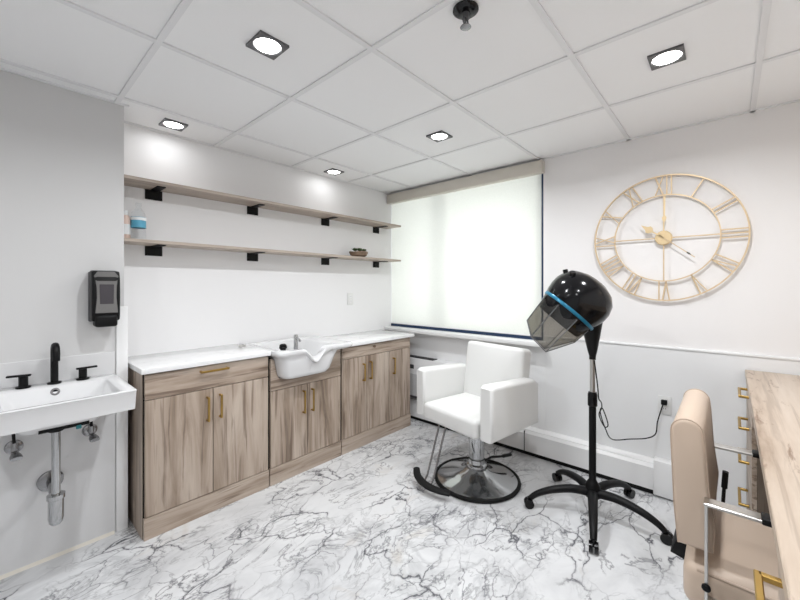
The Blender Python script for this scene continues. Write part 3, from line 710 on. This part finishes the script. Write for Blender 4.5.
for yy, nm in ((1.418, 0), (1.945, 1)):
    y0, y1 = yy - .022, yy + .022
    f = MB()
    pz_ = [(-.070, .43), (-.070, .695), (.34, .695), (.34, .43)]
    f.bar(l2(-.066, yy, .40), l2(-.066, yy, .702), .008, .022, (1, 0, 0)).box(l2(-.072, y0, .694), l2(.32, y1, .704), .002, 1)
    f.bar(l2(.314, yy, .40), l2(.314, yy, .702), .008, .022, (1, 0, 0)).box(l2(-.072, yy - .012 if nm else yy - .004, .395), l2(.32, yy + .03 if not nm else yy + .01, .407))
    a = f.build('arm_frame', 'nickel', bc, label='chrome strap arm frame')
    MB().box(l2(.050, y0 - .002, .692), l2(.30, y1 + .002, .7095), .004, 2).build('arm_pad', 'black', a, label='black arm pad')
    if not nm: MB().lathe([(0, 0), (.011, 0), (.011, .006), (.007, .009), (0, .009)], 20, Matrix.Translation(l2(-.066, yy - .010, .452)) @ Matrix.Rotation(PI / 2, 4, 'X')).build('arm_bolt', 'black', a, label='black arm bolt cap')
MB().prism([(-.195, .44), (-.10, .42), (-.08, .515), (-.165, .535)], 1, -.08, .08, .004, 2, Matrix.Translation((-.135, 0, -.035))).build('recline_bracket', 'black', bc, label='black recline bracket behind the seat')
MB().tube([l2(-.035, 1.93, .46), l2(-.03, 1.93, .55)], .006, 8).tube([l2(-.03, 1.93, .545), l2(-.026, 1.93, .61)], .010, 10).build('recline_lever', 'black', bc, label='black recline lever')
MB().lathe([(0, .012), (.28, .012), (.28, .02), (.10, .07), (.05, .09), (.045, .09), (.045, .34)], 48).build('base', 'chrome', bc, label='round chrome base')

# ------------------------------------------------------------------ desk run on the right
DZ = .862
tag(MB().box((.068, -.35, DZ - .036), (XE - .004, YN - .02, DZ), .002, 1).build('desktop', 'desk'), 'long pale oak desktop along the right wall', 'desk')
def drawer_unit(label, ya, yb, zs, hz, hy, hl):
    loc = Vector((.36, (ya + yb) / 2, 0)); t = thing('drawer_cabinet', label, 'cabinet', loc)
    def L(p): return tuple(Vector(p) - loc)
    b = MB(); xf = .092
    b.box(L((xf, ya, 0)), L((XE - .006, ya + .018, DZ - .038))).box(L((xf, yb - .018, 0)), L((XE - .006, yb, DZ - .038))).box(L((XE - .016, ya + .018, .08)), L((XE - .006, yb - .018, DZ - .038))).box(L((xf, ya + .018, .08)), L((XE - .016, yb - .018, .098)))
    b.build('carcass', 'wood_dark', t, smooth=0)
    MB().box(L((xf + .01, ya + .018, 0)), L((xf + .028, yb - .018, .078))).build('plinth', 'wood_dark', t, smooth=0)
    for (z0, z1), h_ in zip(zs, hz):
        d = MB().box(L((xf - .018, ya + .002, z0 + .002)), L((xf - .0005, yb - .002, z1 - .002)), .001, 1).build('drawer', 'wood_y', t, smooth=0)
        handle(MB(), 1, L((xf - .018, hy, h_)), hl, .034, .012, (-1, 0, 0)).build('drawer_handle', 'brass', d, smooth=0, label='brass bar drawer handle')
drawer_unit('four-drawer wooden cabinet under the far end of the desk', 2.23, 2.880, [(.085, .36), (.36, .545), (.545, .715), (.715, .822)], [.265, .475, .640, .796], 2.56, .20)
drawer_unit('wooden drawer cabinet under the near end of the desk, beside the beige seat', .35, 1.06, [(.085, .38), (.38, .66), (.66, .822)], [.24, .52, .802], .86, .20)

# ------------------------------------------------------------------ ceiling fittings
def downlight(label, x, y, power, spread=160, first=[]):
    if not first:
        t = thing('recessed_downlight', label, 'ceiling light', (0, 0, H), 0, 'square recessed downlights')
        b = MB(); o, i_ = .063, .056; n = 32
        sq = []; ci = []; cu = []
        for k in range(n):
            a = 2 * PI * k / n; m_ = max(abs(math.cos(a)), abs(math.sin(a)))
            sq.append((o * math.cos(a) / m_, o * math.sin(a) / m_)); ci.append((i_ * math.cos(a), i_ * math.sin(a)))
        b.loft([[(x_, y_, .006) for x_, y_ in sq], [(x_, y_, -.004) for x_, y_ in sq], [(x_, y_, -.004) for x_, y_ in ci], [(x_ * .9, y_ * .9, .004) for x_, y_ in ci]], False, False)
        b.build('bezel', 'bezel', t, smooth=30)
        MB().lathe([(0, -.002), (.049, -.001), (.053, .003)], 32).build('lens', 'lens', t, label='glowing round lens')
        first.append(t)
    else:
        t = copy_tree(first[0]); t['label'] = label
    t.location = (x * 1.01, y * 1.012, H)
    ld = bpy.data.lights.new('downlight_lamp', 'AREA'); ld.shape = 'DISK'; ld.size = .075; ld.energy = power; ld.color = (.955, .977, 1)
    ld.spread = math.radians(spread)
    lo = bpy.data.objects.new('downlight_lamp', ld); COL.objects.link(lo); lo.location = (x * 1.01, y * 1.012, H - .008)
P_ = 14.5
downlight('recessed square downlight in the large tile nearest the camera, top left of the photo', -1.41, .757, P_)
downlight('recessed square downlight by the shelf wall, above the left end of the shelves', -2.53, .745, P_ * .05, 178)
downlight('recessed square downlight by the shelf wall, above the right half of the shelves', -2.54, 1.975, P_ * .04, 178)
downlight('recessed square downlight in the middle of the ceiling before the window', -1.421, 1.97, P_)
downlight('recessed square downlight nearest the clock, top right of the photo', -.20, 1.945, P_)
downlight('recessed square downlight above the beige chair, outside the photo', -.20, .745, P_ * .75)
downlight('added unseen fill downlight over the rear middle of the room', -1.41, -.47, P_ * .45)  # added lamp behind the camera, fills the room from the rear
downlight('added unseen fill downlight over the rear right of the room', -.20, -.47, P_)  # unseen fitting added for more fill light from behind
sk = thing('fire_sprinkler', 'dark metal fire sprinkler head hanging from the ceiling', 'sprinkler', (-.705, 1.14, H))
MB().lathe([(.046, .0), (.046, -.004), (.036, -.012), (.018, -.014)], 32, caps=True).build('flange', 'blackgloss', sk, label='dark round flange')
q = MB().cyl((0, 0, -.012), (0, 0, -.034), .013)
for s_ in (-1, 1): q.tube([(0, s_ * .011, -.03), (0, s_ * .016, -.045), (0, s_ * .006, -.062)], .0035, 8)
q.cyl((0, 0, -.034), (0, 0, -.060), .003).build('frame', 'bezel', sk)
MB().lathe([(0, -.060), (.018, -.061), (.020, -.064), (0, -.066)], 24).build('deflector', 'steel', sk, label='small round metal deflector')
# warm wall lamp on the right wall, just outside the photo, whose glow reaches the clock wall
wl = thing('wall_sconce', 'small warm wall lamp above the desk, outside the photo', 'lamp', (XE - .001, 2.45, 1.78))
MB().box((-.015, -.05, -.08), (0, .05, .08), .003, 2).build('back_plate', 'brass', wl)
MB().lathe([(.0, -.09), (.035, -.088), (.045, -.06), (.045, .06), (.035, .088), (0, .09)], 24, Matrix.Translation((-.065, 0, 0))).build('shade', 'warm', wl)
pl_ = bpy.data.lights.new('sconce_lamp', 'POINT'); pl_.energy = .35; pl_.color = (1, .80, .55); pl_.shadow_soft_size = .05
po = bpy.data.objects.new('sconce_lamp', pl_); COL.objects.link(po); po.location = (XE - .14, 2.45, 1.78)

# ------------------------------------------------------------------ daylight
dl = bpy.data.lights.new('daylight', 'AREA'); dl.shape = 'RECTANGLE'; dl.size = 2.0; dl.size_y = 1.8; dl.energy = 48; dl.color = (.95, .975, 1)
do = bpy.data.objects.new('daylight', dl); COL.objects.link(do); do.location = (-1.92, YN + .85, 1.65); do.rotation_euler = (math.radians(-90), 0, 0)
w = bpy.data.worlds.new('World'); S.world = w; w.use_nodes = True
w.node_tree.nodes['Background'].inputs[0].default_value = (.85, .92, 1, 1); w.node_tree.nodes['Background'].inputs[1].default_value = 1.5

# ------------------------------------------------------------------ camera
cam = bpy.data.cameras.new('Camera'); cam.sensor_width = 36; cam.lens = 36 * 367 / 800; cam.shift_y = -14 / 800; cam.clip_start = .02
co = bpy.data.objects.new('Camera', cam); COL.objects.link(co)
co.location = (0, 0, 1.34); co.rotation_euler = (PI / 2, 0, math.atan(329 / 367))
S.camera = co
S.view_settings.view_transform = 'Standard'; S.view_settings.look = 'None'; S.view_settings.gamma = 1
S.view_settings.use_curve_mapping = False; S.view_settings.exposure = -0.40
